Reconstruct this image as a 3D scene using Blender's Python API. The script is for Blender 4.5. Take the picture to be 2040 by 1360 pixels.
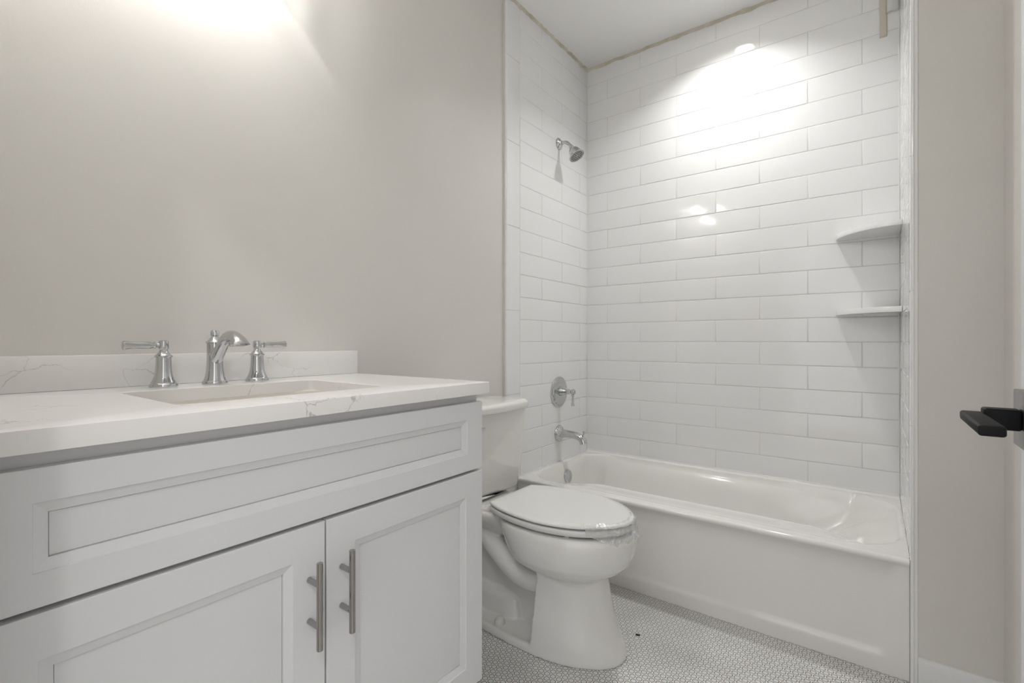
import bpy, bmesh, math, random
from mathutils import Vector, Matrix, noise
D = bpy.data
for o in list(D.objects): D.objects.remove(o, do_unlink=True)
C = bpy.context.scene.collection
SC = bpy.context.scene
PI = math.pi

# ------------------------------------------------------------------ camera
CAMZ = 1.067
cam = D.cameras.new('camera'); camo = D.objects.new('camera', cam); C.objects.link(camo)
camo.location = (0, 0, CAMZ)
camo.rotation_euler = (PI/2, 0, math.atan(.755))
cam.sensor_width = 36; cam.lens = 36*955/2040; cam.shift_y = .0005; cam.clip_start = .02
SC.camera = camo
# ------------------------------------------------------------------ world, exposure, lamps
CEIL = 2.7765
w = D.worlds.new('world'); SC.world = w; w.use_nodes = True
w.node_tree.nodes['Background'].inputs[0].default_value = (1, 1, 1, 1)
w.node_tree.nodes['Background'].inputs[1].default_value = .86
vs = SC.view_settings
vs.view_transform = 'Standard'; vs.look = 'None'; vs.gamma = 1; vs.use_curve_mapping = False
vs.exposure = .70

def lamp(name, kind, loc, energy, col=(1, .96, .9), **kw):
    l = D.lights.new(name, kind); l.energy = energy; l.color = col
    for k, v in kw.items(): setattr(l, k, v)
    o = D.objects.new(name, l); o.location = loc; C.objects.link(o); return o
TUBL = (-.59, 2.35)
lamp('tub_downlight_lamp', 'AREA', (TUBL[0], TUBL[1], CEIL-.02), 4.15, (1, 1, .99), shape='DISK', size=.1, spread=math.radians(128))
HALL = (.75, -.75)
lamp('hall_downlight_lamp', 'AREA', (HALL[0], HALL[1], CEIL-.02), 8, (1, .99, .97), shape='DISK', size=.14, spread=math.radians(170))
for yb in (.30, .46, .62):
    lamp('vanity_bulb_lamp', 'POINT', (-1.32, yb, 2.31), 3.3, (1, .99, .97), shadow_soft_size=.004)

po = lamp('doorway_portal', 'AREA', (-.26, -.07, 1.03), 0, shape='RECTANGLE', size=.82, size_y=2.06)
po.rotation_euler = (PI/2, 0, 0); po.data.cycles.is_portal = True

# ------------------------------------------------------------------ materials
def mat(name, col, rough=.5, metal=0, coat=0, spec=.5):
    m = D.materials.new(name); m.use_nodes = True
    b = m.node_tree.nodes['Principled BSDF']
    b.inputs['Base Color'].default_value = (*col, 1)
    b.inputs['Roughness'].default_value = rough
    b.inputs['Metallic'].default_value = metal
    b.inputs['Coat Weight'].default_value = coat
    b.inputs['Coat Roughness'].default_value = .05
    b.inputs['Specular IOR Level'].default_value = spec
    return m
def nd(m, t, **kw):
    n = m.node_tree.nodes.new(t)
    for k, v in kw.items(): setattr(n, k, v)
    return n
def ln(m, a, b): m.node_tree.links.new(a, b)
def bsdf(m): return m.node_tree.nodes['Principled BSDF']
def noise_bump(m, scale, strength, dist=.001, detail=3):
    tc = nd(m, 'ShaderNodeTexCoord'); n = nd(m, 'ShaderNodeTexNoise'); b = nd(m, 'ShaderNodeBump')
    n.inputs['Scale'].default_value = scale; n.inputs['Detail'].default_value = detail
    b.inputs['Strength'].default_value = strength; b.inputs['Distance'].default_value = dist
    ln(m, tc.outputs['Object'], n.inputs['Vector']); ln(m, n.outputs['Fac'], b.inputs['Height'])
    ln(m, b.outputs['Normal'], bsdf(m).inputs['Normal'])
def mottle(m, c1, c2, scale, lo=.35, hi=.65):
    tc = nd(m, 'ShaderNodeTexCoord'); n = nd(m, 'ShaderNodeTexNoise'); r = nd(m, 'ShaderNodeValToRGB')
    n.inputs['Scale'].default_value = scale; n.inputs['Detail'].default_value = 5
    r.color_ramp.elements[0].position = lo; r.color_ramp.elements[1].position = hi
    r.color_ramp.elements[0].color = (*c1, 1); r.color_ramp.elements[1].color = (*c2, 1)
    ln(m, tc.outputs['Object'], n.inputs['Vector']); ln(m, n.outputs['Fac'], r.inputs['Fac'])
    ln(m, r.outputs['Color'], bsdf(m).inputs['Base Color'])

M = {}
M['paint'] = mat('greige_paint', (.72, .70, .665), .42, spec=.35)
mottle(M['paint'], (.705, .685, .648), (.735, .715, .682), 1.2); noise_bump(M['paint'], 260, .12, .001)
M['ceiling'] = mat('ceiling_paint', (.90, .895, .88), .7); noise_bump(M['ceiling'], 200, .08)
M['tile'] = mat('white_ceramic_tile', (.85, .85, .845), .08, coat=.0)
M['grout'] = mat('pale_grout', (.72, .715, .70), .8)
M['caulk'] = mat('yellowed_caulk', (.60, .565, .47), .6)
mottle(M['caulk'], (.50, .46, .36), (.68, .65, .57), 9); noise_bump(M['caulk'], 90, .5, .003)
M['whitecaulk'] = mat('white_caulk', (.84, .84, .83), .4)
M['porcelain'] = mat('white_porcelain', (.84, .83, .805), .06, coat=.4)
M['seat'] = mat('white_seat_plastic', (.80, .80, .785), .22)
M['enamel'] = mat('white_tub_enamel', (.86, .845, .82), .10, coat=.3)
M['cabinet'] = mat('white_cabinet_paint', (.72, .725, .735), .34, spec=.4)
M['gap'] = mat('dark_reveal', (.03, .03, .03), .8)
M['chrome'] = mat('polished_chrome', (.60, .61, .62), .045, 1)
M['nickel'] = mat('polished_nickel', (.40, .395, .39), .14, 1)
M['black'] = mat('black_metal', (.004, .004, .0045), .5, 0, spec=.2)
M['steel'] = mat('dark_brushed_steel', (.30, .295, .29), .34, 1)
M['door'] = mat('white_door_paint', (.78, .79, .80), .4)
M['trimw'] = mat('white_trim_paint', (.80, .80, .79), .4)
M['basin'] = mat('cream_basin_ceramic', (.76, .73, .67), .12)
M['tape'] = mat('masking_tape', (.62, .575, .49), .7); noise_bump(M['tape'], 120, .6, .002)
M['hallfloor'] = mat('hall_floor_wood', (.33, .25, .18), .4)
M['rubber'] = mat('grey_nozzles', (.05, .05, .05), .5)
M['speck'] = mat('black_debris', (.012, .012, .012), .6)
def emis(name, col, s):
    m = D.materials.new(name); m.use_nodes = True; b = bsdf(m)
    b.inputs['Base Color'].default_value = (.8, .8, .8, 1)
    b.inputs['Emission Color'].default_value = (*col, 1); b.inputs['Emission Strength'].default_value = s
    return m
M['lens'] = emis('lit_lens', (1, .97, .93), 14)
M['bulb'] = emis('lit_bulb', (1, .95, .88), 30)

def film(name, col, op):
    m = D.materials.new(name); m.use_nodes = True; nt = m.node_tree
    b = bsdf(m); b.inputs['Base Color'].default_value = (*col, 1); b.inputs['Roughness'].default_value = .16
    t = nd(m, 'ShaderNodeBsdfTransparent'); mx = nd(m, 'ShaderNodeMixShader'); mx.inputs[0].default_value = op
    ln(m, t.outputs[0], mx.inputs[1]); ln(m, b.outputs[0], mx.inputs[2])
    ln(m, mx.outputs[0], nt.nodes['Material Output'].inputs['Surface'])
    return m
M['film'] = film('clear_plastic_film', (.88, .88, .88), .40)
M['pinkfilm'] = film('pinkish_plastic_film', (.80, .69, .69), .5)
M['whitefilm'] = film('white_plastic_sheet', (.86, .86, .86), .8)

# ribbed clear glass of the vanity shades: alternating clear and denser ribs round the axis
def ribbed():
    m = D.materials.new('ribbed_glass'); m.use_nodes = True; nt = m.node_tree
    b = bsdf(m); b.inputs['Base Color'].default_value = (.95, .95, .95, 1); b.inputs['Roughness'].default_value = .08
    tc = nd(m, 'ShaderNodeTexCoord'); sx = nd(m, 'ShaderNodeSeparateXYZ'); at = nd(m, 'ShaderNodeMath', operation='ARCTAN2')
    mu = nd(m, 'ShaderNodeMath', operation='MULTIPLY'); si = nd(m, 'ShaderNodeMath', operation='SINE'); mr = nd(m, 'ShaderNodeMapRange')
    t = nd(m, 'ShaderNodeBsdfTransparent'); mx = nd(m, 'ShaderNodeMixShader')
    ln(m, tc.outputs['Object'], sx.inputs[0]); ln(m, sx.outputs[1], at.inputs[0]); ln(m, sx.outputs[0], at.inputs[1])
    ln(m, at.outputs[0], mu.inputs[0]); mu.inputs[1].default_value = 22; ln(m, mu.outputs[0], si.inputs[0])
    ln(m, si.outputs[0], mr.inputs[0]); mr.inputs[1].default_value = -1; mr.inputs[2].default_value = 1
    mr.inputs[3].default_value = .35; mr.inputs[4].default_value = .85
    ln(m, mr.outputs[0], mx.inputs[0]); tr = nd(m, 'ShaderNodeBsdfTranslucent'); tr.inputs[0].default_value = (.95, .95, .94, 1)
    m2 = nd(m, 'ShaderNodeMixShader'); m2.inputs[0].default_value = .6; ln(m, b.outputs[0], m2.inputs[1]); ln(m, tr.outputs[0], m2.inputs[2])
    ln(m, t.outputs[0], mx.inputs[1]); ln(m, m2.outputs[0], mx.inputs[2])
    ln(m, mx.outputs[0], nt.nodes['Material Output'].inputs['Surface'])
    return m
M['ribbed'] = ribbed()

# white quartz with thin broken grey veins
def quartz():
    m = mat('white_quartz', (.80, .785, .765), .22)
    tc = nd(m, 'ShaderNodeTexCoord'); n1 = nd(m, 'ShaderNodeTexNoise'); n1.inputs['Scale'].default_value = 7; n1.inputs['Detail'].default_value = 6
    mixv = nd(m, 'ShaderNodeMix', data_type='VECTOR'); mixv.inputs[0].default_value = .13
    ln(m, tc.outputs['Object'], n1.inputs['Vector']); ln(m, tc.outputs['Object'], mixv.inputs[4]); ln(m, n1.outputs['Color'], mixv.inputs[5])
    vo = nd(m, 'ShaderNodeTexVoronoi', feature='DISTANCE_TO_EDGE'); vo.inputs['Scale'].default_value = 8.5
    ln(m, mixv.outputs[1], vo.inputs['Vector'])
    mr = nd(m, 'ShaderNodeMapRange'); mr.inputs[1].default_value = .001; mr.inputs[2].default_value = .009; mr.inputs[3].default_value = 1; mr.inputs[4].default_value = 0
    ln(m, vo.outputs['Distance'], mr.inputs[0])
    n2 = nd(m, 'ShaderNodeTexNoise'); n2.inputs['Scale'].default_value = 5.5; n2.inputs['Detail'].default_value = 4
    ln(m, tc.outputs['Object'], n2.inputs['Vector'])
    mk = nd(m, 'ShaderNodeMapRange'); mk.inputs[1].default_value = .53; mk.inputs[2].default_value = .62
    ln(m, n2.outputs['Fac'], mk.inputs[0])
    mu = nd(m, 'ShaderNodeMath', operation='MULTIPLY'); ln(m, mr.outputs[0], mu.inputs[0]); ln(m, mk.outputs[0], mu.inputs[1])
    n3 = nd(m, 'ShaderNodeTexNoise'); n3.inputs['Scale'].default_value = 3; n3.inputs['Detail'].default_value = 3
    ln(m, tc.outputs['Object'], n3.inputs['Vector'])
    base = nd(m, 'ShaderNodeMix', data_type='RGBA'); base.inputs[6].default_value = (.82, .805, .79, 1); base.inputs[7].default_value = (.87, .855, .84, 1)
    ln(m, n3.outputs['Fac'], base.inputs[0])
    c = nd(m, 'ShaderNodeMix', data_type='RGBA'); c.inputs[7].default_value = (.34, .325, .31, 1)
    ln(m, base.outputs[2], c.inputs[6])
    mu2 = nd(m, 'ShaderNodeMath', operation='MULTIPLY'); mu2.inputs[1].default_value = .58; ln(m, mu.outputs[0], mu2.inputs[0])
    ln(m, mu2.outputs[0], c.inputs[0]); ln(m, c.outputs[2], bsdf(m).inputs['Base Color'])
    return m
M['quartz'] = quartz()

# penny-round mosaic floor: hexagonal lattice of discs with a dark rim in pale grout
def penny():
    m = mat('penny_round_mosaic', (.6, .6, .6), .25); P = .0224
    tc = nd(m, 'ShaderNodeTexCoord')
    sep = nd(m, 'ShaderNodeSeparateXYZ'); ln(m, tc.outputs['Object'], sep.inputs[0])
    co = nd(m, 'ShaderNodeCombineXYZ'); ln(m, sep.outputs[0], co.inputs[0]); ln(m, sep.outputs[1], co.inputs[1])
    hx, hy = P/2, P*math.sqrt(3)/2
    ds = []
    for off in ((0, 0, 0), (hx, hy, 0)):
        ad = nd(m, 'ShaderNodeVectorMath', operation='ADD'); ad.inputs[1].default_value = off
        ln(m, co.outputs[0], ad.inputs[0])
        wr = nd(m, 'ShaderNodeVectorMath', operation='WRAP')
        wr.inputs[1].default_value = (hx, hy, 1); wr.inputs[2].default_value = (-hx, -hy, -1)
        ln(m, ad.outputs[0], wr.inputs[0])
        le = nd(m, 'ShaderNodeVectorMath', operation='LENGTH'); ln(m, wr.outputs[0], le.inputs[0]); ds.append(le)
    mn = nd(m, 'ShaderNodeMath', operation='MINIMUM'); ln(m, ds[0].outputs['Value'], mn.inputs[0]); ln(m, ds[1].outputs['Value'], mn.inputs[1])
    mr = nd(m, 'ShaderNodeMapRange'); mr.inputs[2].default_value = P/2; ln(m, mn.outputs[0], mr.inputs[0])
    cr = nd(m, 'ShaderNodeValToRGB'); e = cr.color_ramp.elements
    e[0].position = 0; e[0].color = (.83, .83, .815, 1); e[1].position = .67; e[1].color = (.79, .79, .775, 1)
    for p, v in ((.735, .09), (.845, .09), (.91, .90)): x = e.new(p); x.color = (v, v*.985, v*.96, 1)
    ln(m, mr.outputs[0], cr.inputs[0])
    n = nd(m, 'ShaderNodeTexNoise'); n.inputs['Scale'].default_value = 5; n.inputs['Detail'].default_value = 5; ln(m, tc.outputs['Object'], n.inputs[0])
    di = nd(m, 'ShaderNodeMapRange'); di.inputs[1].default_value = .3; di.inputs[2].default_value = .7; di.inputs[3].default_value = .86; di.inputs[4].default_value = 1.05
    ln(m, n.outputs['Fac'], di.inputs[0])
    mx = nd(m, 'ShaderNodeVectorMath', operation='SCALE'); ln(m, cr.outputs[0], mx.inputs[0]); ln(m, di.outputs[0], mx.inputs['Scale'])
    ln(m, mx.outputs[0], bsdf(m).inputs['Base Color'])
    hr = nd(m, 'ShaderNodeValToRGB'); h = hr.color_ramp.elements
    h[0].position = .6; h[0].color = (1, 1, 1, 1); h[1].position = .9; h[1].color = (0, 0, 0, 1)
    ln(m, mr.outputs[0], hr.inputs[0])
    b = nd(m, 'ShaderNodeBump'); b.inputs['Strength'].default_value = .6; b.inputs['Distance'].default_value = .0015
    ln(m, hr.outputs[0], b.inputs['Height']); ln(m, b.outputs[0], bsdf(m).inputs['Normal'])
    rr = nd(m, 'ShaderNodeMapRange'); rr.inputs[1].default_value = .8; rr.inputs[2].default_value = .9; rr.inputs[3].default_value = .2; rr.inputs[4].default_value = .8
    ln(m, mr.outputs[0], rr.inputs[0]); ln(m, rr.outputs[0], bsdf(m).inputs['Roughness'])
    return m
M['penny'] = penny()

# ------------------------------------------------------------------ helpers
def link(name, bm, mats, parent=None, smooth=35, loc=None):
    me = D.meshes.new(name); bmesh.ops.recalc_face_normals(bm, faces=bm.faces); bm.to_mesh(me); bm.free()
    for m in (mats if isinstance(mats, (list, tuple)) else [mats]): me.materials.append(m)
    if smooth:
        me.polygons.foreach_set('use_smooth', [True]*len(me.polygons))
        me.set_sharp_from_angle(angle=math.radians(smooth))
    o = D.objects.new(name, me); C.objects.link(o)
    if parent is not None:
        o.parent = parent; o.location = tuple(-Vector(world_loc(parent)))
    if loc is not None:
        # geometry is in world space; move the origin to loc
        me.transform(Matrix.Translation(-Vector(loc)))
        o.location = loc if parent is None else tuple(Vector(loc)-Vector(world_loc(parent)))
    return o
def world_loc(o):
    v = Vector(o.location)
    while o.parent is not None: o = o.parent; v += Vector(o.location)
    return v
def struct(name, bm, m, **kw):
    o = link(name, bm, m, **kw); o['kind'] = 'structure'; return o
def thing(name, label, cat, loc, group=None):
    o = D.objects.new(name, None); o.empty_display_size = .05; C.objects.link(o); o.location = loc
    return tag(o, label, cat, group)
def tag(o, label, cat, group=None):
    o['label'] = label; o['category'] = cat
    if group: o['group'] = group
    return o
def box(bm, x0, x1, y0, y1, z0, z1, bev=0, seg=2, mi=0):
    r = bmesh.ops.create_cube(bm, size=1); vs_ = r['verts']
    for v in vs_: v.co = ((x0+x1)/2+v.co.x*(x1-x0), (y0+y1)/2+v.co.y*(y1-y0), (z0+z1)/2+v.co.z*(z1-z0))
    fs = {f for v in vs_ for f in v.link_faces}
    for f in fs: f.material_index = mi
    if bev:
        es = list({e for v in vs_ for e in v.link_edges})
        r = bmesh.ops.bevel(bm, geom=es, offset=bev, segments=seg, affect='EDGES', profile=.5)
        for f in r['faces']: f.material_index = mi
def B(*a, **k):
    bm = bmesh.new(); box(bm, *a, **k); return bm
def frame_axes(d):
    d = Vector(d).normalized(); u = Vector((0, 0, 1)) if abs(d.z) < .9 else Vector((1, 0, 0))
    s = d.cross(u).normalized(); return d, s, s.cross(d)
def lathe(bm, prof, org=(0, 0, 0), axis=(0, 0, 1), n=40, mi=0):
    """prof: list of (radius, distance along axis)"""
    d, s, u = frame_axes(axis); org = Vector(org); rings = []
    for r, h in prof:
        if r < 1e-6: rings.append([bm.verts.new(org+d*h)])
        else: rings.append([bm.verts.new(org+d*h+(s*math.cos(2*PI*i/n)+u*math.sin(2*PI*i/n))*r) for i in range(n)])
    for a, b in zip(rings, rings[1:]):
        for i in range(n):
            j = (i+1) % n
            if len(a) == 1 and len(b) == 1: continue
            f = ([a[0], b[j], b[i]] if len(a) == 1 else [a[i], a[j], b[0]] if len(b) == 1 else [a[i], a[j], b[j], b[i]])
            bm.faces.new(f).material_index = mi
    for r, rev in ((rings[0], 1), (rings[-1], 0)):
        if len(r) > 1: bm.faces.new(r[::-1] if rev else r).material_index = mi
def catmull(pts, n):
    out = []; P = [pts[0]]+list(pts)+[pts[-1]]
    for i in range(1, len(P)-2):
        a, b, c, d = [tuple(q) for q in P[i-1:i+3]]
        for k in range(n):
            t = k/n
            out.append(tuple(.5*(2*q1+(q2-q0)*t+(2*q0-5*q1+4*q2-q3)*t*t+(3*q1-q0-3*q2+q3)*t**3) for q0, q1, q2, q3 in zip(a, b, c, d)))
    out.append(tuple(pts[-1])); return out
def tube(bm, pts, n=24, sub=6, cap=True, mi=0):
    """pts: (x,y,z,r) control points, swept round section"""
    P = catmull(pts, sub); rings = []; last = None
    for i, p in enumerate(P):
        a = Vector(P[max(i-1, 0)][:3]); b = Vector(P[min(i+1, len(P)-1)][:3]); d = (b-a).normalized()
        if last is None: _, s, u = frame_axes(d)
        else:
            s = (last-d*last.dot(d)).normalized(); u = s.cross(d)
        last = s; c = Vector(p[:3])
        rings.append([bm.verts.new(c+(s*math.cos(2*PI*k/n)+u*math.sin(2*PI*k/n))*p[3]) for k in range(n)])
    for a, b in zip(rings, rings[1:]):
        for i in range(n):
            j = (i+1) % n; bm.faces.new([a[i], a[j], b[j], b[i]]).material_index = mi
    if cap:
        bm.faces.new(rings[0][::-1]).material_index = mi; bm.faces.new(rings[-1]).material_index = mi
def loft(bm, loops, mi=0, cap=True):
    rings = [[bm.verts.new(p) for p in l] for l in loops]; n = len(rings[0])
    for a, b in zip(rings, rings[1:]):
        for i in range(n):
            j = (i+1) % n; bm.faces.new([a[i], a[j], b[j], b[i]]).material_index = mi
    if cap: bm.faces.new(rings[0][::-1]).material_index = mi; bm.faces.new(rings[-1]).material_index = mi
def grid(bm, rows, mi=0):
    V = [[bm.verts.new(p) for p in r] for r in rows]
    for a, b in zip(V, V[1:]):
        for i in range(len(a)-1): bm.faces.new([a[i], a[i+1], b[i+1], b[i]]).material_index = mi
def sm(a, b, x):
    t = min(1, max(0, (x-a)/(b-a))); return t*t*(3-2*t)

# ------------------------------------------------------------------ room shell
XW, XT = -1.460, -1.440           # painted wall, face of alcove tile
YB = 2.694                        # face of back tile
XR, XA = .296, .090               # right wall, face of right alcove tile
YS = 1.940                        # stub wall plane
YF = .045                         # front wall inner face
struct('floor', B(XW-.12, XR+.12, YF-.115, YB+.12, -.05, 0), M['penny'], smooth=0)
struct('ceiling', B(XW-.12, XR+.12, YF-.115, YB+.12, CEIL, CEIL+.06), M['ceiling'], smooth=0)
struct('wall_left', B(XW-.12, XW, YF-.115, YB+.12, 0, CEIL), M['paint'], smooth=0)
struct('wall_right', B(XR, XR+.12, YF-.115, YS, 0, CEIL), M['paint'], smooth=0)
struct('wall_right_stub', B(XA+.018, XR+.12, YS, YB+.12, 0, CEIL), M['paint'], smooth=0)
bm = bmesh.new(); DX0, DX1 = -.67, .154      # doorway in the front wall
box(bm, XW, DX0, YF-.115, YF, 0, CEIL); box(bm, DX1, XR, YF-.115, YF, 0, CEIL); box(bm, DX0, DX1, YF-.115, YF, 2.06, CEIL)
struct('wall_front', bm, M['paint'], smooth=0)

PU, PV, G = .42, .11455, .0022
def tiles(bm, frame, rects, seed, lip=.00025):
    """frame(u,v,depth)->point; rects (u0,u1,v0,v1); cushioned ceramic tiles proud of a grout bed"""
    rnd = random.Random(seed); g = G/2
    for u0, u1, v0, v1 in rects:
        if u1-u0 < .012 or v1-v0 < .008: continue
        cs = [(u0+g, v0+g), (u1-g, v0+g), (u1-g, v1-g), (u0+g, v1-g)]
        sg = [(1, 1), (-1, 1), (-1, -1), (1, -1)]
        tl = [rnd.uniform(-lip, lip) for _ in range(4)]; base = rnd.uniform(-.0002, .0002)
        rings = []
        for ins, dep in ((0, -.006), (0, -.0014), (.0006, -.0006), (.0018, -.0001), (.0035, 0)):
            rings.append([bm.verts.new(frame(c[0]+s[0]*ins, c[1]+s[1]*ins, dep+base+t)) for c, s, t in zip(cs, sg, tl)])
        for a, b in zip(rings, rings[1:]):
            for i in range(4):
                j = (i+1) % 4; f = bm.faces.new([a[i], a[j], b[j], b[i]]); f.material_index = 0
        bm.faces.new(rings[-1]).material_index = 0
def brick(u0, u1, z0, z1, offA, offB, useA):
    """running-bond rects between u0 and u1; row k takes joints offA if useA(k) else offB"""
    out = []; k = math.floor((z0-CAMZ)/PV+1e-6)
    while CAMZ+k*PV < z1-1e-4:
        a, b = max(z0, CAMZ+k*PV), min(z1, CAMZ+(k+1)*PV); off = offA if useA(k) else offB
        js = [u0]+[off+PU*i for i in range(-8, 9) if u0+.012 < off+PU*i < u1-.012]+[u1]
        out += [(p, q, a, b) for p, q in zip(js, js[1:])]; k += 1
    return out
TOPZ = CEIL-.006
bm = bmesh.new()
tiles(bm, lambda u, v, d: (u, YB-d, v), brick(XT, XA, .386, TOPZ, -1.3024, -1.0935, lambda k: k % 2), 3)
box(bm, XT-.02, XA+.018, YB+.0016, YB+.02, .34, CEIL, mi=1)
box(bm, XT-.02, XA+.018, YB+.02, YB+.12, 0, CEIL, mi=1)
struct('wall_back', bm, [M['tile'], M['grout']], smooth=40)
bm = bmesh.new(); YL = 1.863
tiles(bm, lambda u, v, d: (XT+d, u, v), brick(1.9754, YB-.001, .386, TOPZ, 2.1792, 2.389, lambda k: k % 2 == 0), 5)
strip = [0]+[1.2257+PU*k for k in range(-2, 4)]+[TOPZ]
def strips(bm, X, s, yfront, yb, seed):
    """column of upright bullnose pieces: face at X looking along s, rounded front edge at yfront"""
    g = G/2
    for a, b in zip(strip, strip[1:]):
        prof = [(-.009, yfront+.0005)]+[(-.0085*(1-math.sin(t*PI/16)), yfront+.0085*(1-math.cos(t*PI/16))) for t in range(9)]+[(-.0001, yb-.004), (-.0008, yb-g), (-.009, yb-g)]
        loft(bm, [[(X+s*d, y, z) for d, y in prof] for z in (a+g, b-g)], 0)
strips(bm, XT, 1, YL, 1.9754, 1)
box(bm, XW, XT-.0022, YL+.002, 1.975, 0, CEIL, mi=2)
box(bm, XW, XT-.0016, 1.975, YB+.001, .34, CEIL, mi=1); box(bm, XW, XT-.006, 1.975, YB, 0, .34, mi=1)
struct('wall_alcove_left', bm, [M['tile'], M['grout'], M['paint']], smooth=40)
bm = bmesh.new(); YRF = YS-.004
tiles(bm, lambda u, v, d: (XA-d, u, v), brick(YRF+.113, YB-.001, .386, TOPZ, 2.25, 2.46, lambda k: k % 2 == 0), 7, .00003)
strips(bm, XA, -1, YRF, YRF+.113, 2)
box(bm, XA+.0022, XA+.018, YRF+.002, YRF+.113, 0, CEIL, mi=0)
box(bm, XA+.0016, XA+.018, YRF+.113, YB+.001, .34, CEIL, mi=1); box(bm, XA+.006, XA+.018, YRF+.113, YB, 0, .34, mi=1)
struct('wall_alcove_right', bm, [M['tile'], M['grout']], smooth=40)

# ragged yellowed caulk between tile and ceiling, and along the painted edges
def bead(bm, p0, p1, a, b, w_, seed, n=90):
    """lumpy triangular bead from p0 to p1; a,b unit directions of its two legs"""
    rnd = random.Random(seed); p0, p1, a, b = map(Vector, (p0, p1, a, b)); rows = []
    for i in range(n+1):
        p = p0.lerp(p1, i/n); k = w_*(.75+.5*noise.noise(Vector((i*.23, seed, 0)))+rnd.uniform(-.12, .12))
        k2 = w_*(.75+.5*noise.noise(Vector((i*.31, seed+9, 0))))
        rows.append([p+a*.0004+b*k, p+a*k2*.45+b*k*.45, p+a*k2+b*.0004])
    grid(bm, rows)
bm = bmesh.new()
bead(bm, (XT, YL+.01, CEIL), (XT, YB, CEIL), (1, 0, 0), (0, 0, -1), .016, 1)
bead(bm, (XT, YB, CEIL), (XA, YB, CEIL), (0, -1, 0), (0, 0, -1), .018, 2)
bead(bm, (XA, YB, CEIL), (XA, YRF+.01, CEIL), (-1, 0, 0), (0, 0, -1), .010, 3)
struct('trim_1', bm, M['caulk'], smooth=60)
bm = bmesh.new()
bead(bm, (XW, YL+.0015, 0), (XW, YL+.0015, CEIL), (0, -1, 0), (1, 0, 0), .006, 5, 160)
struct('trim_2', bm, M['paint'], smooth=60)
bm = bmesh.new()
bead(bm, (XT+.02, 1.957, 0), (XA, 1.957, 0), (0, -1, 0), (0, 0, 1), .006, 8, 160)
struct('trim_3', bm, M['caulk'], smooth=60)
bm = bmesh.new()
bead(bm, (XT, YB, .386), (XT, YB, CEIL), (0, -1, 0), (1, 0, 0), .0045, 11, 120)
bead(bm, (XA, YB, .386), (XA, YB, CEIL), (0, -1, 0), (-1, 0, 0), .0055, 12, 120)
bead(bm, (XT, YB, .3945), (XA, YB, .3945), (0, -1, 0), (0, 0, 1), .0045, 13, 120)
bead(bm, (XT, 1.96, .3855), (XT, YB, .3855), (1, 0, 0), (0, 0, 1), .0045, 14, 120)
bead(bm, (XA, 1.96, .3855), (XA, YB, .3855), (-1, 0, 0), (0, 0, 1), .0045, 15, 120)
struct('trim_4', bm, M['whitecaulk'], smooth=60)

def baseboard(bm, pts_profile, ext0, ext1, along):
    loops = []
    for e in (ext0, ext1):
        loops.append([along(e, d, z) for d, z in pts_profile])
    loft(bm, loops)
bp = [(0, 0), (.014, 0), (.014, .083), (.012, .089), (.007, .0945), (0, .0955)]
bm = bmesh.new(); baseboard(bm, bp, XA+.0185, XR, lambda e, d, z: (e, YS-d, z)); struct('baseboard_right_stub', bm, M['trimw'], smooth=30)
bm = bmesh.new(); baseboard(bm, bp, YF, YS-.0145, lambda e, d, z: (XR-d, e, z)); struct('baseboard_right', bm, M['trimw'], smooth=30)
bm = bmesh.new(); baseboard(bm, bp, 1.0, YL, lambda e, d, z: (XW+d, e, z)); struct('baseboard_left', bm, M['trimw'], smooth=30)

# hallway seen only in reflections
struct('floor_hall', B(-1.6, 1.8, -1.5, YF-.115, -.05, 0), M['hallfloor'], smooth=0)

# door, opened back against the right wall
DF, DE = .150, .881
door = struct('door_1', B(DF, DF+.035, .07, DE, .012, 2.03, bev=.0015), M['door'], smooth=30)
bm = bmesh.new(); box(bm, .1395, DF, .790, .859, .940, 1.0085, bev=.0012)
plate = link('rosette', bm, M['steel'], door, smooth=30); plate['label'] = 'dark brushed steel square rosette'
bm = bmesh.new(); box(bm, .1065, .1395, .8095, .8345, .9615, .9865, bev=.003, seg=3)
lathe(bm, [(.0036, 0), (.0036, .0006), (.002, .0008), (0, .0002)], (.124, .8096, .974), (0, -1, 0), 16)
neck = link('handle_neck', bm, M['black'], door); neck['label'] = 'black metal neck of the door lever'
bm = bmesh.new()
def rrect(x0, x1, z0, z1, r, y, n=4):
    out = []
    for cx, cz, a0 in ((x1-r, z1-r, 0), (x0+r, z1-r, 90), (x0+r, z0+r, 180), (x1-r, z0+r, 270)):
        for k in range(n+1):
            a = math.radians(a0+90*k/n); out.append((cx+r*math.cos(a), y, cz+r*math.sin(a)))
    return out
ys = [(.6935, .0035), (.694, .001), (.6955, 0), (.825, 0), (.8335, .0005), (.8345, .002)]
loft(bm, [rrect(.087+i, .1085-i, .9690+i*.7, .9805-i*.7, .003, y) for y, i in ys])
lv = link('lever', bm, M['black'], door); lv['label'] = 'flat black metal lever bar'

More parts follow.
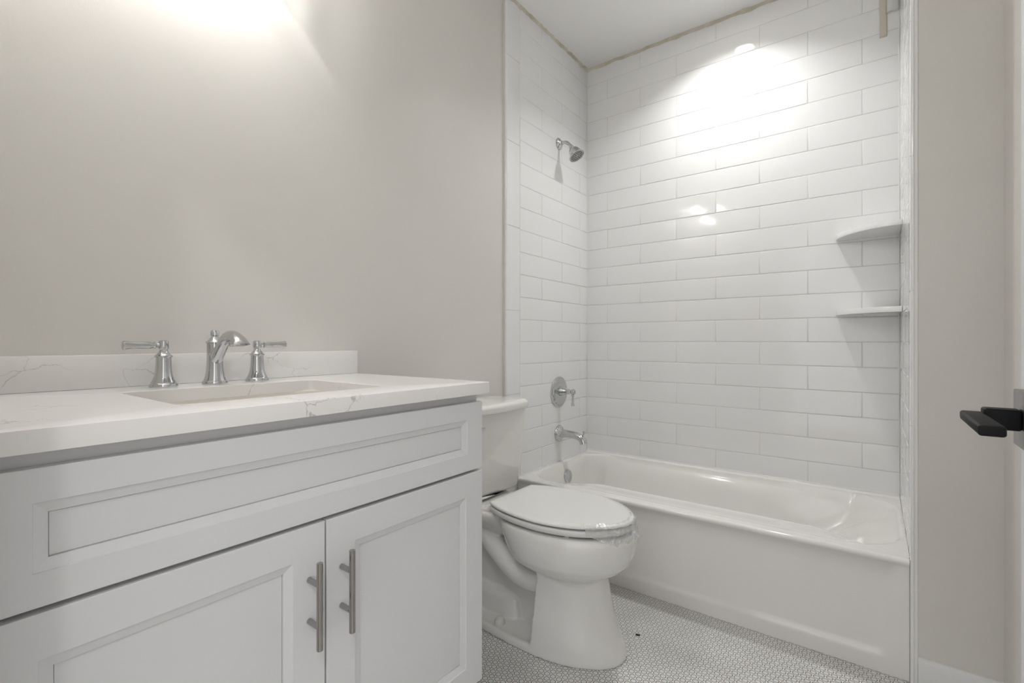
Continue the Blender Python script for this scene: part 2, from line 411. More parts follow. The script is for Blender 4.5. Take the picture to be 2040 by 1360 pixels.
# ------------------------------------------------------------------ bathtub
tub = thing('bathtub', 'white alcove bathtub with a plain front apron under the tiled walls', 'bathtub', ((XT+XA)/2, 2.32, 0))
RIM = .385
def sdf_open(x, y):
    """distance inside the rounded opening of the tub (positive inside)"""
    x0, x1, y0, y1 = -1.398, .080, 1.992, 2.662
    r = .20 if x > -.6 else .13
    cx, cy = (x0+x1)/2, (y0+y1)/2; hx, hy = (x1-x0)/2, (y1-y0)/2
    qx, qy = abs(x-cx)-hx+r, abs(y-cy)-hy+r
    hh = max(.16-abs(qx-qy), 0)/.16; mxq = max(qx, qy)+hh*hh*.04*sm(.0, -.12, max(qx, qy))
    return -(math.hypot(max(qx, 0), max(qy, 0))+min(mxq, 0)-r)
def tub_z(x, y):
    """height of the rim, the shallow arm-rest ledge behind the front rim, the basin and the sloped back at the right"""
    d = sdf_open(x, y)
    if d <= 0: return RIM
    led = .158*sm(-1.30, -1.06, x)*sm(.085, -.20, x)
    f = max(0, y-1.992)
    z = RIM-.003*sm(0, .014, d)-.015*sm(.0, max(led, .03), f)*min(1, led/.1)
    d2 = min(d, f-led) if f < .35 else d
    d2 *= 1+1.3*sm(-1.27, -1.36, x)
    a = .31*sm(0, .125, d2+.004); b = max(0, .078-x)*.72
    h = max(.13-abs(a-b), 0)/.13
    return max(.045, z-max(0, min(a, b)-h*h*.0325*sm(0, .12, min(a, b))))
bm = bmesh.new()
xs = [XT+.0008+(XA-XT-.0016)*i/260 for i in range(261)]
rows = []
front = [(1.9535, 0), (1.9535, .02), (1.9535, .034), (1.9535, .044), (1.9535, .052), (1.9535, .06), (1.9535, .068), (1.9535, .078), (1.9535, .10), (1.9535, .15), (1.9535, .2), (1.9535, .25), (1.9535, .30), (1.9535, .34), (1.953, .352), (1.950, .360), (1.945, .365), (1.942, .370), (1.9412, .3755), (1.943, .381), (1.947, .3842), (1.953, RIM)]
for y, z in front:
    r = []
    for x in xs:
        xr = .088-(.388-z)*.11+(-.03); pan = sm(.052, .074, z)*sm(xr+.012, xr-.012, x)*sm(XT+.045, XT+.07, x)
        r.append((x, y+(.009*pan if z < .345 else 0), z))
    rows.append(r)
yy = [1.96, 1.968, 1.976, 1.984]+[1.992+.670*(i/150) for i in range(151)]+[2.668, 2.676, 2.685, YB-.0006]
rows += [[(x, y, tub_z(x, y)+(.010*sm(2.680, YB, y))) for x in xs] for y in yy]
grid(bm, rows)
link('tub_shell', bm, M['enamel'], tub, smooth=50)
bm = bmesh.new()
prof = [(.0375, 0), (.0375, .008), (.036, .0125), (.030, .016), (0, .0175)]
ox = next(-1.398+i*.0005 for i in range(400) if tub_z(-1.398+i*.0005, 2.351) < .306)
lathe(bm, prof, (ox-.004, 2.351, .309), (1, 0, .10), 40)
for v in bm.verts:
    if v.co.z < .277: v.co.z = .277
ov = link('overflow_plate', bm, M['chrome'], tub); ov['label'] = 'round chrome overflow plate'
bm = bmesh.new(); lathe(bm, [(.035, 0), (.035, .003), (.02, .008), (0, .009)], (-1.19, 2.33, tub_z(-1.19, 2.33)+.0005), (0, 0, 1), 32)
link('drain', bm, M['chrome'], tub)

# ------------------------------------------------------------------ shower and tub fittings (all on the line Y = 2.35)
FY = 2.3507
sh = thing('shower_fixture', 'chrome bell shower head on a bent arm high on the left tiled wall', 'shower head', (XT, FY, 2.20))
bm = bmesh.new(); lathe(bm, [(.0325, .0005), (.0325, .004), (.028, .009), (.018, .013), (.013, .016), (.0125, .024)], (XT, FY, 2.20), (1, 0, 0)); link('flange', bm, M['chrome'], sh)
bm = bmesh.new(); tube(bm, [(XT+.01, FY, 2.20, .0095), (XT+.035, FY, 2.20, .0095), (XT+.055, FY, 2.193, .0095), (XT+.073, FY, 2.175, .0095), (XT+.088, FY, 2.156, .0095)]); link('shower_arm', bm, M['chrome'], sh)
ax = Vector((.53, 0, -.85)).normalized(); hp = Vector((XT+.080, FY, 2.166))
bm = bmesh.new(); lathe(bm, [(.010, 0), (.0135, .003), (.0135, .010), (.012, .012), (.0155, .016), (.023, .023), (.030, .034), (.034, .048), (.037, .060), (.041, .066), (.0455, .069), (.0465, .072), (.045, .0745), (.042, .0752), (.041, .0735)], hp, ax)
head = link('head', bm, M['chrome'], sh)
bm = bmesh.new(); lathe(bm, [(.0405, .072), (.0405, .074), (0, .0745)], hp, ax)
fc = link('spray_face', bm, M['nickel'], head)
bm = bmesh.new(); d_, s_, u_ = frame_axes(ax)
for ring, cnt in ((.012, 6), (.022, 12), (.031, 18)):
    for i in range(cnt):
        a = 2*PI*i/cnt; lathe(bm, [(.0022, .0738), (.0016, .077), (0, .0772)], hp+(s_*math.cos(a)+u_*math.sin(a))*ring, ax, 8)
nz = link('nozzles', bm, M['rubber'], head); nz['label'] = 'dark rubber nozzles'

vz = .7825
va = thing('shower_valve', 'round chrome shower valve plate with a hanging lever on the left tiled wall', 'valve', (XT, FY, vz))
bm = bmesh.new(); lathe(bm, [(.0875, .0005), (.0875, .004), (.083, .0075), (.079, .0085), (.075, .0085), (.073, .0115), (.066, .0135), (.02, .0150), (0, .015)], (XT, FY, vz), (1, 0, 0), 64); link('escutcheon', bm, M['chrome'], va)
bm = bmesh.new(); lathe(bm, [(.027, .014), (.027, .020), (.0255, .024), (.023, .030), (.018, .046), (.0145, .058), (.014, .062), (.0155, .064), (.0155, .068), (.011, .071), (.0095, .080), (.0105, .083), (.0145, .086), (.0165, .093), (.0155, .100), (.011, .105), (0, .107)], (XT, FY, vz+.004), (1, 0, 0)); link('hub', bm, M['chrome'], va)
bm = bmesh.new(); lathe(bm, [(.0075, .012), (.0065, .018), (.0085, .021), (.0085, .024), (.0058, .027), (.0058, .055), (.0066, .066), (.0088, .074), (.009, .077), (.006, .079), (0, .0792)], (XT+.093, FY, vz+.004), (0, 0, -1), 28); link('lever', bm, M['chrome'], va)

sz = .5466
sp = thing('tub_spout', 'chrome tub spout with a diverter knob above the overflow end of the tub', 'tub spout', (XT, FY, sz))
bm = bmesh.new()
lathe(bm, [(.0455, .0005), (.0455, .006), (.043, .010), (.039, .0105), (.0385, .014), (.035, .018), (.029, .022), (.0265, .028)], (XT, FY, sz), (1, 0, 0), 48)
link('flange', bm, M['chrome'], sp)
bm = bmesh.new()
tube(bm, [(XT+.018, FY, sz, .0275), (XT+.030, FY, sz+.001, .0245), (XT+.055, FY, sz+.002, .0215), (XT+.085, FY, sz+.001, .0205), (XT+.118, FY, sz-.003, .0205), (XT+.142, FY, sz-.012, .0205), (XT+.157, FY, sz-.028, .0215), (XT+.162, FY, sz-.042, .0235)], 32, 6)
link('spout_body', bm, M['chrome'], sp)
bm = bmesh.new(); lathe(bm, [(.0035, -.004), (.0035, .007), (.0075, .009), (.0085, .013), (.0075, .0165), (.004, .018), (0, .0182)], (XT+.160, FY, sz+.010), (.25, 0, 1), 24); link('diverter_knob', bm, M['chrome'], sp)

# ------------------------------------------------------------------ corner shelves
def shelf(z, label):
    R, T = .231, .0225; bm = bmesh.new(); loops = []
    def outline(r, zz):
        pts = [(XA-.0005, YB-.0005, zz)]
        for i in range(33):
            a = PI/2*i/32
            # flattened quarter round: bows out less than a full quarter circle
            q = r*(1/(math.cos(a)**1.75+math.sin(a)**1.75)**(1/1.75))
            pts.append((XA-.0005-q*math.cos(a), YB-.0005-q*math.sin(a), zz))
        return pts
    for dz, ins in ((0, .0015), (.0015, 0), (T-.002, 0), (T-.0006, .0006), (T, .002)): loops.append(outline(R-ins, z+dz))
    loft(bm, loops)
    o = link('corner_shelf', bm, M['tile'], smooth=40, loc=(XA, YB, z)); tag(o, label, 'shelf', 'white corner shelves in the tub alcove'); return o
shelf(1.5370, 'upper of the two white corner shelves on the tiled wall, underside showing')
shelf(1.1885, 'lower of the two white corner shelves on the tiled wall, seen nearly edge-on')

# ------------------------------------------------------------------ tape and sheet in the top corner
bm = bmesh.new(); rows = []
for i in range(25):
    t = i/24; z = CEIL-.012-t*.345; rows.append([(.0200+.0265*k/4+.001*math.sin(t*9), YB-.0012-.0012*abs(math.sin(t*7+k)), z) for k in range(5)])
grid(bm, rows); o = link('masking_tape', bm, M['tape'], loc=(.033, YB-.002, 2.6)); o.modifiers.new('thickness', 'SOLIDIFY').thickness = .0004
tag(o, 'beige strip of masking tape hanging down the back tiles in the top right corner', 'tape')
bm = bmesh.new(); rows = []
for i in range(15):
    t = i/14; z = CEIL-.012-t*.245; rows.append([(.0455+.041*k/6, YB-.003-.006*t*(.5+.5*math.sin(k*1.3+t*5)), z+.004*math.sin(k)) for k in range(7)])
grid(bm, rows); o = link('plastic_sheet', bm, M['whitefilm'], loc=(.066, YB-.004, 2.65)); o.modifiers.new('thickness', 'SOLIDIFY').thickness = .0004
tag(o, 'small white plastic sheet taped into the top right corner beside the masking tape', 'plastic sheet')

# ------------------------------------------------------------------ vanity
VY0, VY1 = .060, .995; FX = -.853; TH = .019
van = thing('vanity_cabinet', 'white shaker bathroom vanity with two doors under a quartz top', 'cabinet', ((XW+FX)/2, (VY0+VY1)/2, 0))
CZ0, CZ1 = .145, .9275
bm = bmesh.new(); CX = FX-TH-.0015
box(bm, XW+.001, CX, VY1-.018, VY1, 0, CZ1); box(bm, XW+.001, CX, VY0, VY0+.018, 0, CZ1)
box(bm, XW+.001, CX-.02, VY0+.018, VY1-.018, CZ0-.02, CZ0)
box(bm, XW+.001, XW+.01, VY0+.018, VY1-.018, CZ0, CZ1)
box(bm, CX-.02, CX, VY0+.018, VY1-.018, .872, CZ1); box(bm, CX-.02, CX, VY0+.018, VY1-.018, .700, .745); box(bm, CX-.02, CX, VY0+.018, VY1-.018, CZ0-.02, CZ0+.03)
for v in bm.verts:                     # toe-kick: front posts set back at the bottom
    if v.co.z < .001 and v.co.x > CX-.001: v.co.x = CX-.06
link('carcass', bm, M['cabinet'], van, smooth=0)
link('toe_kick', B(CX-.075, CX-.062, VY0+.018, VY1-.018, 0, CZ0-.02), M['cabinet'], van, smooth=0)
def shaker(bm, y0, y1, z0, z1, sw, rw):
    """shaker front: frame with a sloping inner bead and a recessed flat panel"""
    x0 = FX-TH
    def ring(ins_y, ins_z, x): return [(x, y0+ins_y, z0+ins_z), (x, y1-ins_y, z0+ins_z), (x, y1-ins_y, z1-ins_z), (x, y0+ins_y, z1-ins_z)]
    R = [ring(0, 0, x0), ring(0, 0, FX-.0015), ring(.0004, .0004, FX-.0004), ring(.0015, .0015, FX),
         ring(sw, rw, FX), ring(sw+.0006, rw+.0006, FX-.0022), ring(sw+.0145, rw+.0145, FX-.0065), ring(sw+.0155, rw+.0155, FX-.0068),
         ring(sw+.0157, rw+.0157, FX-.0118), ring(sw+.0165, rw+.0165, FX-.0118), ring(sw+.0168, rw+.0168, FX-.0100)]
    loft(bm, R, 0)
bm = bmesh.new(); shaker(bm, VY0, VY1, .7265, .906, .059, .0445); link('drawer_front', bm, M['cabinet'], van, smooth=0)
def pull(y, parent):
    bm = bmesh.new(); zc = .578
    z0, z1 = zc-.081, zc+.081; X = FX+.036
    lathe(bm, [(.0052, z0), (.0060, z0+.0008), (.0060, z1-.0008), (.0052, z1)], (X, y, 0), (0, 0, 1), 32)
    for zz in (zc-.039, zc+.039): lathe(bm, [(.0055, .0003), (.0055, .033)], (FX, y, zz), (1, 0, 0), 28)
    return link('pull_handle', bm, M['nickel'], parent, smooth=35)
MID = (VY0+VY1)/2
for y0, y1, hy, lab in ((VY0, MID-.0018, MID-.0345, 'left'), (MID+.0018, VY1, MID+.0345, 'right')):
    bm = bmesh.new(); shaker(bm, y0, y1, .150, .719, .064, .060); d = link('door', bm, M['cabinet'], van, smooth=0)
    h = pull(hy, d); h['label'] = 'polished metal bar pull'

# countertop with a rectangular cut-out
TX0, TX1, TY0, TY1, TZ0, TZ1 = XW+.001, -.838, .047, 1.0095, .928, .9585
SX0, SX1, SY0, SY1 = -1.292, -.958, .312, .752
def rr2(x0, x1, y0, y1, r, z, n=5):
    out = []
    for cx, cy, a0 in ((x1-r, y1-r, 0), (x0+r, y1-r, 90), (x0+r, y0+r, 180), (x1-r, y0+r, 270)):
        for k in range(n+1):
            a = math.radians(a0+90*k/n); out.append((cx+r*math.cos(a), cy+r*math.sin(a), z))
    return out
def ringstack(bm, loops):
    V = [[bm.verts.new(p) for p in l] for l in loops]; n = len(V[0])
    for a, b in zip(V, V[1:]+V[:1]):
        for i in range(n): bm.faces.new([a[i], a[(i+1) % n], b[(i+1) % n], b[i]])
bm = bmesh.new(); e = .0022
ringstack(bm, [rr2(TX0, TX1, TY0, TY1, .004, TZ0), rr2(TX0, TX1, TY0, TY1, .004, TZ1-e), rr2(TX0+e*.3, TX1-e*.3, TY0+e*.3, TY1-e*.3, .004, TZ1-e*.3), rr2(TX0+e, TX1-e, TY0+e, TY1-e, .004, TZ1),
               rr2(SX0-.001, SX1+.001, SY0-.001, SY1+.001, .016, TZ1), rr2(SX0, SX1, SY0, SY1, .015, TZ1-.001), rr2(SX0, SX1, SY0, SY1, .015, TZ0)])
o = link('countertop', bm, M['quartz'], smooth=35, loc=((TX0+TX1)/2, (TY0+TY1)/2, TZ0))
tag(o, 'white veined quartz countertop with a rectangular sink cut-out on the vanity', 'countertop')
o = link('backsplash', B(XW+.0008, XW+.0205, .047, 1.012, TZ1+.0003, 1.0370, bev=.0012), M['quartz'], smooth=35, loc=(XW+.01, .53, TZ1))
tag(o, 'low white quartz backsplash strip against the wall behind the faucet', 'backsplash')
bm = bmesh.new()
loops = [rr2(SX0-.022, SX1+.022, SY0-.022, SY1+.022, .06, TZ0-.0006), rr2(SX0-.012, SX1+.012, SY0-.012, SY1+.012, .062, TZ0-.0055), rr2(SX0-.006, SX1+.006, SY0-.006, SY1+.006, .06, TZ0-.0060),
         rr2(SX0-.002, SX1+.002, SY0-.002, SY1+.002, .06, TZ0-.05), rr2(SX0+.010, SX1-.010, SY0+.010, SY1-.010, .06, TZ0-.11), rr2(SX0+.05, SX1-.05, SY0+.05, SY1-.05, .05, TZ0-.135), rr2(SX0+.14, SX1-.14, SY0+.19, SY1-.19, .02, TZ0-.142)]
loft(bm, loops, cap=False); V = list(bm.verts)[-24:]; bm.faces.new(V)
o = link('sink_basin', bm, M['basin'], smooth=60, loc=((SX0+SX1)/2, (SY0+SY1)/2, TZ0-.142)); o.modifiers.new('thickness', 'SOLIDIFY').thickness = -.008
tag(o, 'cream undermount sink basin below the countertop cut-out', 'sink')

# faucet: widespread set on the countertop
FXX = -1.372; fa = thing('faucet', 'chrome widespread bathroom faucet with two lever handles behind the sink', 'faucet', (FXX, .531, TZ1))
def fhandle(y, s):
    bm = bmesh.new()
    lathe(bm, [(.0292, .0003), (.0296, .004), (.0286, .0075), (.0268, .0088), (.0255, .012), (.0220, .019), (.0190, .028), (.0172, .040), (.0163, .055), (.0160, .069), (.0162, .0712), (.0185, .0722), (.0188, .0750), (.0165, .0765), (.0125, .0812), (.0092, .0865), (.0086, .0895), (.0100, .0915), (.0108, .0935), (.0108, .107), (.0098, .1105), (.007, .1125), (0, .113)], (FXX, y, TZ1), n=48)
    h = link('handle', bm, M['chrome'], fa)
    bm = bmesh.new()
    lathe(bm, [(.0060, .006), (.0050, .013), (.0050, .0155), (.0080, .0175), (.0085, .0195), (.0066, .0215), (.0066, .024), (.0084, .027), (.0082, .045), (.0083, .060), (.0090, .068), (.0106, .075), (.0110, .0775), (.0100, .0795), (.004, .0802), (0, .0803)], (FXX, y, TZ1+.1005), (.0, s, .0), 32)
    link('lever', bm, M['chrome'], h)
fhandle(.418, -1); fhandle(.6385, 1)
bm = bmesh.new()
lathe(bm, [(.0290, .0003), (.0294, .004), (.0282, .0078), (.0262, .0090), (.0250, .0125), (.0225, .020), (.0205, .031), (.0192, .045), (.0186, .062), (.0184, .085), (.0184, .1045), (.0206, .1055), (.0208, .1085), (.0185, .1105), (.0150, .1135), (.0110, .119), (.0085, .1225), (.0085, .1240)], (FXX, .531, TZ1), n=48)
body = link('spout_base', bm, M['chrome'], fa)
bm = bmesh.new(); lathe(bm, [(.0060, .118), (.0065, .1235), (.0090, .1240), (.0102, .1255), (.0102, .1350), (.0092, .1365), (.0075, .1370), (.0068, .1395), (0, .140)], (FXX, .531, TZ1), n=32); link('lift_rod_knob', bm, M['chrome'], fa)
bm = bmesh.new()
def sect(cx, cz, ang, rw, rh, n=28):
    """oval section in the plane whose in-plane normal direction is ang"""
    nx, nz = -math.sin(ang), math.cos(ang)
    return [(cx+nx*rh*math.sin(2*PI*i/n), .531+rw*math.cos(2*PI*i/n), cz+nz*rh*math.sin(2*PI*i/n)) for i in range(n)]
P = catmull([(FXX-.004, 1.010, 48, .0150, .0150), (FXX+.022, 1.036, 46, .0148, .0150), (FXX+.052, 1.0635, 40, .0142, .0145), (FXX+.080, 1.0790, 22, .0145, .0148), (FXX+.106, 1.0810, -8, .0160, .0140), (FXX+.130, 1.0745, -38, .0178, .0120), (FXX+.146, 1.0660, -62, .0192, .0110), (FXX+.152, 1.0605, -74, .0200, .0105)], 6)
P = [(x, z, a, rw, rh) for x, z, a, rw, rh in P]
loft(bm, [sect(x, z, math.radians(a), rw, rh) for x, z, a, rw, rh in P])
lathe(bm, [(.0165, 0), (.0185, .003), (.0190, .008), (.0185, .012), (.012, .016)], (FXX+.128, .531, 1.0560), (0, 0, 1), 28)
link('spout', bm, M['chrome'], fa)

# ------------------------------------------------------------------ toilet
TY = 1.500
toi = thing('toilet', 'white two-piece elongated toilet with closed lid between vanity and tub', 'toilet', (-1.05, TY, 0))
def egg(xb, xf, hw, z, n=56, pb=2.6, xc=None, pf=2.0):
    """closed outline: front half-ellipse, squarer back"""
    xc = xc if xc is not None else xb+(xf-xb)*.42; out = []
    for i in range(n):
        a = 2*PI*i/n; c, s = math.cos(a), math.sin(a)
        if c >= 0: x = xc+(xf-xc)*abs(c)**(2/pf); y = hw*(1 if s >= 0 else -1)*abs(s)**(2/pf)
        else: x = xc-(xc-xb)*abs(c)**(2/pb); y = hw*(1 if s >= 0 else -1)*abs(s)**(2/pb)
        out.append((x, TY+y, z))
    return out
bm = bmesh.new()
# bowl
loft(bm, [egg(-.95, -.737, .108, .245), egg(-.95, -.735, .115, .262), egg(-.99, -.718, .129, .272), egg(-1.03, -.695, .150, .284), egg(-1.065, -.671, .168, .300), egg(-1.085, -.651, .179, .320), egg(-1.10, -.637, .184, .350), egg(-1.115, -.630, .186, .385), egg(-1.125, -.627, .185, .41), egg(-1.13, -.631, .181, .424), egg(-1.125, -.638, .174, .431)])
# front column flaring to the floor
def half(xb, xf, hw, z, n=40):
    xc = -.955; o = []
    for i in range(n+1):
        x = xb+(xf-xb)*(1-(1-i/n)**2); y = hw*math.sqrt(max(0, 1-max(0, (x-xc)/(xf-xc))**2)); o.append((x, TY-y, z))
    return o+[(x, 2*TY-y, z_) for x, y, z_ in reversed(o[:-1])]
loft(bm, [half(-.945, -.662, .158, .0), half(-.945, -.663, .157, .012), half(-.943, -.673, .151, .05), half(-.941, -.693, .143, .10), half(-.939, -.708, .136, .15), half(-.937, -.720, .131, .20), half(-.935, -.730, .127, .25), half(-.935, -.73, .127, .29)])
# foot with a raised rim, raised block, rear web, trapway
loft(bm, [egg(-1.36, -.70, .157, .0, xc=-.97), egg(-1.36, -.70, .157, .016, xc=-.97), egg(-1.357, -.704, .153, .026, xc=-.97), egg(-1.352, -.71, .147, .030, xc=-.97), egg(-1.34, -.72, .135, .028, xc=-.97)])
loft(bm, [egg(-1.35, -1.055, .074, .02, pb=6, pf=5), egg(-1.35, -1.06, .070, .04, pb=6, pf=5), egg(-1.345, -1.068, .066, .090, pb=6, pf=4), egg(-1.34, -1.08, .054, .110, pb=5, pf=3), egg(-1.33, -1.10, .036, .118, pb=5)])
box(bm, -1.32, -.90, TY-.034, TY+.034, .02, .40)
for s in (-1, 1):
    tube(bm, [(-1.29, TY+s*.045, .395, .046), (-1.225, TY+s*.055, .348, .046), (-1.165, TY+s*.064, .293, .045), (-1.10, TY+s*.070, .246, .043), (-1.045, TY+s*.074, .219, .041), (-.99, TY+s*.074, .210, .040), (-.92, TY+s*.070, .215, .038)], 20, 4)
# deck that carries the tank
loft(bm, [egg(-1.40, -1.02, .085, .335, pb=5), egg(-1.405, -1.04, .115, .368, pb=5, pf=3), egg(-1.41, -1.05, .134, .398, pb=5, pf=3), egg(-1.41, -1.05, .140, .420, pb=5, pf=3), egg(-1.405, -1.06, .135, .430, pb=5, pf=3)])
bowl = link('bowl', bm, M['porcelain'], toi, smooth=0)
r = bowl.modifiers.new('fuse', 'REMESH'); r.mode = 'VOXEL'; r.voxel_size = .004; r.use_smooth_shade = True
s_m = bowl.modifiers.new('soften', 'SMOOTH'); s_m.factor = .5; s_m.iterations = 12
for yb in (TY-.112, TY+.112):
    bm = bmesh.new(); lathe(bm, [(.0195, .0), (.0200, .004), (.0195, .011), (.0155, .020), (.008, .0245), (0, .0255)], (-1.105, yb, .027), (0, 0, 1), 28)
    link('bolt_cap', bm, M['seat'], toi)
# tank
def tankloop(x0, x1, hw, z, bow=.018, r=.035, n=8):
    pts = rr2(x0, x1, TY-hw, TY+hw, r, z, n); out = []
    for x, y, zz in pts:
        t = (y-TY)/hw
        out.append((x+(bow*(1-t*t) if x > (x0+x1)/2 else 0), y, zz))
    return out
def dens(loop, k=6):
    out = []
    for i, p in enumerate(loop):
        q = loop[(i+1) % len(loop)]; d = math.dist(p, q); m = k if d > .08 else 1
        for j in range(m): out.append(tuple(p[c]+(q[c]-p[c])*j/m for c in range(3)))
    return out
def tl(x0, x1, hw, z, bow, r):
    base = dens(rr2(x0, x1, TY-hw, TY+hw, r, z, 8), 10)
    return [(x+(bow*(1-((y-TY)/hw)**2) if x > (x0+x1)/2 else 0), y, zz) for x, y, zz in base]
bm = bmesh.new()
loft(bm, [tl(-1.385, -1.245, .150, .443, .010, .03), tl(-1.400, -1.232, .172, .447, .012, .035), tl(-1.408, -1.224, .184, .462, .014, .04), tl(-1.410, -1.214, .197, .58, .017, .04), tl(-1.412, -1.207, .207, .70, .019, .04), tl(-1.412, -1.204, .211, .788, .020, .04)])
link('tank', bm, M['porcelain'], toi, smooth=50)
bm = bmesh.new()
loft(bm, [tl(-1.412, -1.205, .214, .786, .020, .04), tl(-1.417, -1.198, .222, .788, .020, .045), tl(-1.418, -1.196, .225, .793, .020, .045), tl(-1.418, -1.195, .227, .807, .020, .045), tl(-1.416, -1.198, .224, .815, .020, .045), tl(-1.410, -1.205, .217, .8195, .020, .045), tl(-1.395, -1.222, .200, .8215, .018, .04)])
link('tank_lid', bm, M['porcelain'], toi, smooth=50)
bm = bmesh.new(); lathe(bm, [(.013, 0), (.013, .008), (.008, .011), (0, .011)], (-1.195, TY-.165, .735), (1, 0, 0), 24); box(bm, -1.186, -1.178, TY-.165, TY-.105, .728, .742, bev=.003)
link('flush_lever', bm, M['chrome'], toi)
# seat and lid outlines
half_pts = catmull([(-1.137, .132), (-1.10, .152), (-1.05, .170), (-.98, .184), (-.90, .1885), (-.83, .179), (-.765, .157), (-.715, .126), (-.675, .088), (-.650, .052), (-.6395, .022), (-.637, .0)], 7)
def seatloop(z, ins, x_cut=None):
    P = []; c = Vector((-.90, 0))
    for x, y in half_pts:
        L = math.hypot(x-c.x, y); k = max(0, (L-ins)/L); P.append((c.x+(x-c.x)*k, y*k))
    pts = [(x, TY-y, z) for x, y in P]+[(x, TY+y, z) for x, y in reversed(P[:-1])]
    return pts
bm = bmesh.new()
loft(bm, [seatloop(.4675, .06), seatloop(.4672, .005), seatloop(.4680, .0012), seatloop(.4695, 0), seatloop(.4735, .0005), seatloop(.4765, .003), seatloop(.4785, .010), seatloop(.4795, .03), seatloop(.4805, .08)])
lid = link('seat_lid', bm, M['seat'], toi, smooth=50)
bm = bmesh.new()
def ins_loop(z, ins): return seatloop(z, ins)
V = [seatloop(.440, .007), seatloop(.4395, .013), seatloop(.4395, .055), seatloop(.444, .060), seatloop(.458, .060), seatloop(.4605, .055), seatloop(.4612, .008), seatloop(.4602, .003), seatloop(.457, .001), seatloop(.444, .003)]
ringstack(bm, V)
seat = link('seat', bm, M['seat'], toi, smooth=50)
for x, y in ((-.70, -.06), (-.80, -.14), (-.80, .14), (-1.0, .15)):
    for z0, z1 in ((.4305, .4397), (.4612, .4672)):
        link('bumper', B(x-.008, x+.008, TY+y-.007, TY+y+.007, z0, z1, bev=.001), M['seat'], toi)
bm = bmesh.new()
for s in (-1, 1):
    box(bm, -1.165, -1.122, TY+s*.075-.018, TY+s*.075+.018, .430, .462, bev=.006, seg=3)
lathe(bm, [(.009, -.105), (.009, .105)], (-1.146, TY, .456), (0, 1, 0), 20)
link('hinge', bm, M['seat'], toi)

# clear wrap left on the front of the seat, and a pinkish scrap at the hinge
rnd = random.Random(4)
def crumple(p, a, f=38): 
    v = noise.noise_vector(Vector(p)*f); return (p[0]+v.x*a, p[1]+v.y*a, p[2]+v.z*a)
bm = bmesh.new(); rows = []
edge = [(x, TY-y) for x, y in half_pts]+[(x, TY+y) for x, y in reversed(half_pts[:-1])]
i0 = next(i for i, (x, y) in enumerate(edge) if x > -.735); i1 = len(edge)-next(i for i, (x, y) in enumerate(edge) if x > -.80)
seg = edge[i0:i1]; dense = []
for a, b in zip(seg, seg[1:]):
    for k in range(4): dense.append((a[0]+(b[0]-a[0])*k/4, a[1]+(b[1]-a[1])*k/4))
for i, (x, y) in enumerate(dense):
    t = i/(len(dense)-1); fade = sm(0, .18, t)*sm(1, .7, t); d = Vector((x+.90, y-TY)).normalized(); r = []
    for k in range(16):
        q = k/15; z = .4812-.063*q*(.55+.45*fade)-.012*max(0, q-.7)*fade*noise.noise(Vector((i*.35, 2, 0)))
        off = -.016*(1-q*6) if q < 1/6 else .0035+.008*fade*(q**1.5)
        amp = .0015 if q < .12 else .006*(.3+fade*q)
        p = crumple((x+d.x*off, y+d.y*off, z+.0015), amp, 60); p = crumple(p, amp*.6, 170); r.append(p)
    rows.append(r)
grid(bm, rows); o = link('plastic_wrap', bm, M['film'], smooth=25, loc=(-.65, TY, .45))
tag(o, 'torn clear plastic wrap crumpled round the front of the toilet seat', 'plastic wrap')
bm = bmesh.new(); rows = []
for i in range(30):
    t = i/29; y = TY-.125+.25*t; r = []
    for k in range(10):
        q = k/9; p = (-1.195+.055*q+.01*math.sin(t*11), y, .4345+.016*math.sin(q*PI)*(.4+.6*abs(noise.noise(Vector((t*5, q*2, 1))))))
        p = crumple(p, .006, 60); r.append((p[0], p[1], max(.4325, p[2])))
    rows.append(r)
grid(bm, rows); o = link('plastic_scrap', bm, M['pinkfilm'], smooth=25, loc=(-1.16, TY, .435))
tag(o, 'pinkish crumpled plastic scrap behind the toilet seat hinge below the tank', 'plastic scrap')

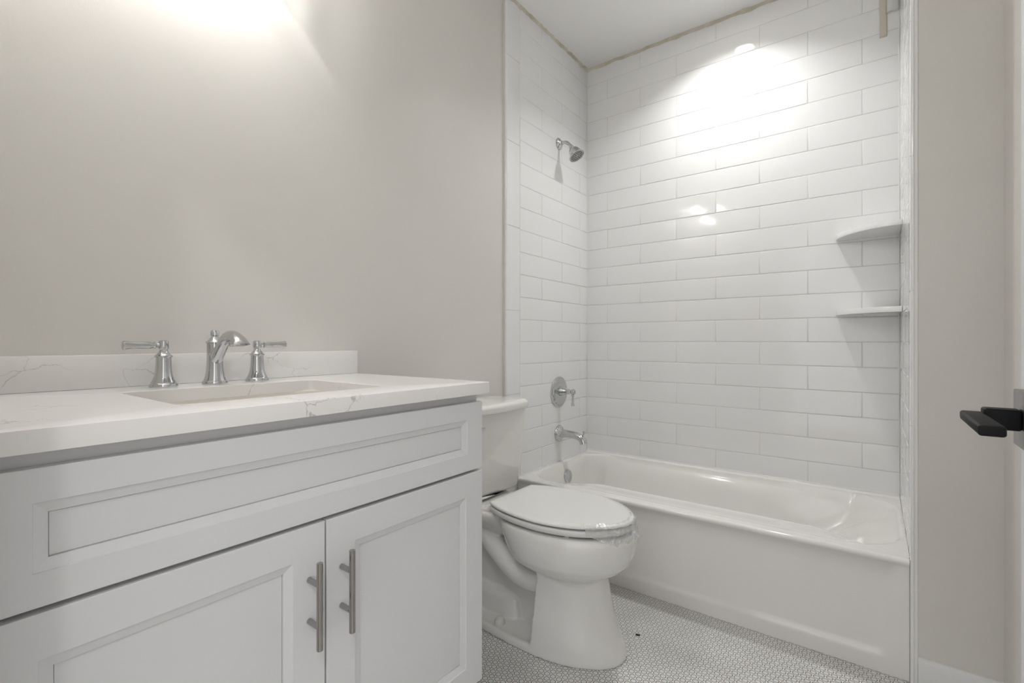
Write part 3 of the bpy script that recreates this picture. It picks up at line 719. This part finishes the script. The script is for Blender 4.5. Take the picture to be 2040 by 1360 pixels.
# speck of debris on the mosaic
bm = bmesh.new(); box(bm, -.008, .006, -.003, .003, .0003, .004, bev=.001)
for v in bm.verts: v.co.y += v.co.x*.3
o = link('debris', bm, M['speck'], loc=(0, 0, 0)); o.location = (-.685, 1.668, 0)
tag(o, 'small black crumb of debris on the mosaic floor right of the toilet', 'debris')

# ------------------------------------------------------------------ lamps as fixtures
def can(x, y, label, r=.05):
    t = thing('recessed_light', label, 'ceiling light', (x, y, CEIL))
    bm = bmesh.new(); n = 48
    prof = [(r, -.0155), (r, -.004), (r*1.02, -.0045), (r*1.45, -.005), (r*1.48, -.003), (r*1.48, -.0005)]
    loft(bm, [[(x+q*math.cos(2*PI*i/n), y+q*math.sin(2*PI*i/n), CEIL+h) for i in range(n)] for q, h in prof], cap=False)
    link('trim_ring', bm, M['trimw'], t)
    bm = bmesh.new(); lathe(bm, [(r*.99, -.0125), (r*.99, -.0115), (0, -.0115)], (x, y, CEIL)); link('lens', bm, M['lens'], t)
can(*TUBL, 'round recessed ceiling light over the middle of the bathtub')
can(*HALL, 'round recessed ceiling light in the hallway outside the door', .07)
vl = thing('vanity_light', 'three-shade chrome wall light above the vanity, over the faucet', 'wall light', (XW, .46, 2.4))
link('back_plate', B(XW+.0005, XW+.022, .20, .72, 2.38, 2.45, bev=.004), M['chrome'], vl)
for yb in (.30, .46, .62):
    bx, bz = -1.32, 2.33
    c = (bx, yb, bz)
    bm = bmesh.new(); tube(bm, [(XW+.015, yb, 2.415, .007), (XW+.06, yb, 2.422, .007), (bx-.02, yb, 2.418, .007), (bx, yb, 2.395, .007)], 16); lathe(bm, [(.02, 0), (.022, .004), (.022, .03), (.012, .036)], (bx, yb, 2.363), (0, 0, 1), 28); link('arm', bm, M['chrome'], vl)
    bm = bmesh.new(); n = 96
    loft(bm, [[(c[0]+q*math.cos(2*PI*i/n), yb+q*math.sin(2*PI*i/n), z) for i in range(n)] for q, z in ((.022, 2.378), (.036, 2.368), (.046, 2.338), (.054, 2.298), (.062, 2.248))], cap=False)
    link('glass_shade', bm, M['ribbed'], vl, loc=c)
    bm = bmesh.new(); bmesh.ops.create_uvsphere(bm, u_segments=20, v_segments=12, radius=.011, matrix=Matrix.Translation((bx, yb, bz))); link('bulb', bm, M['bulb'], vl)
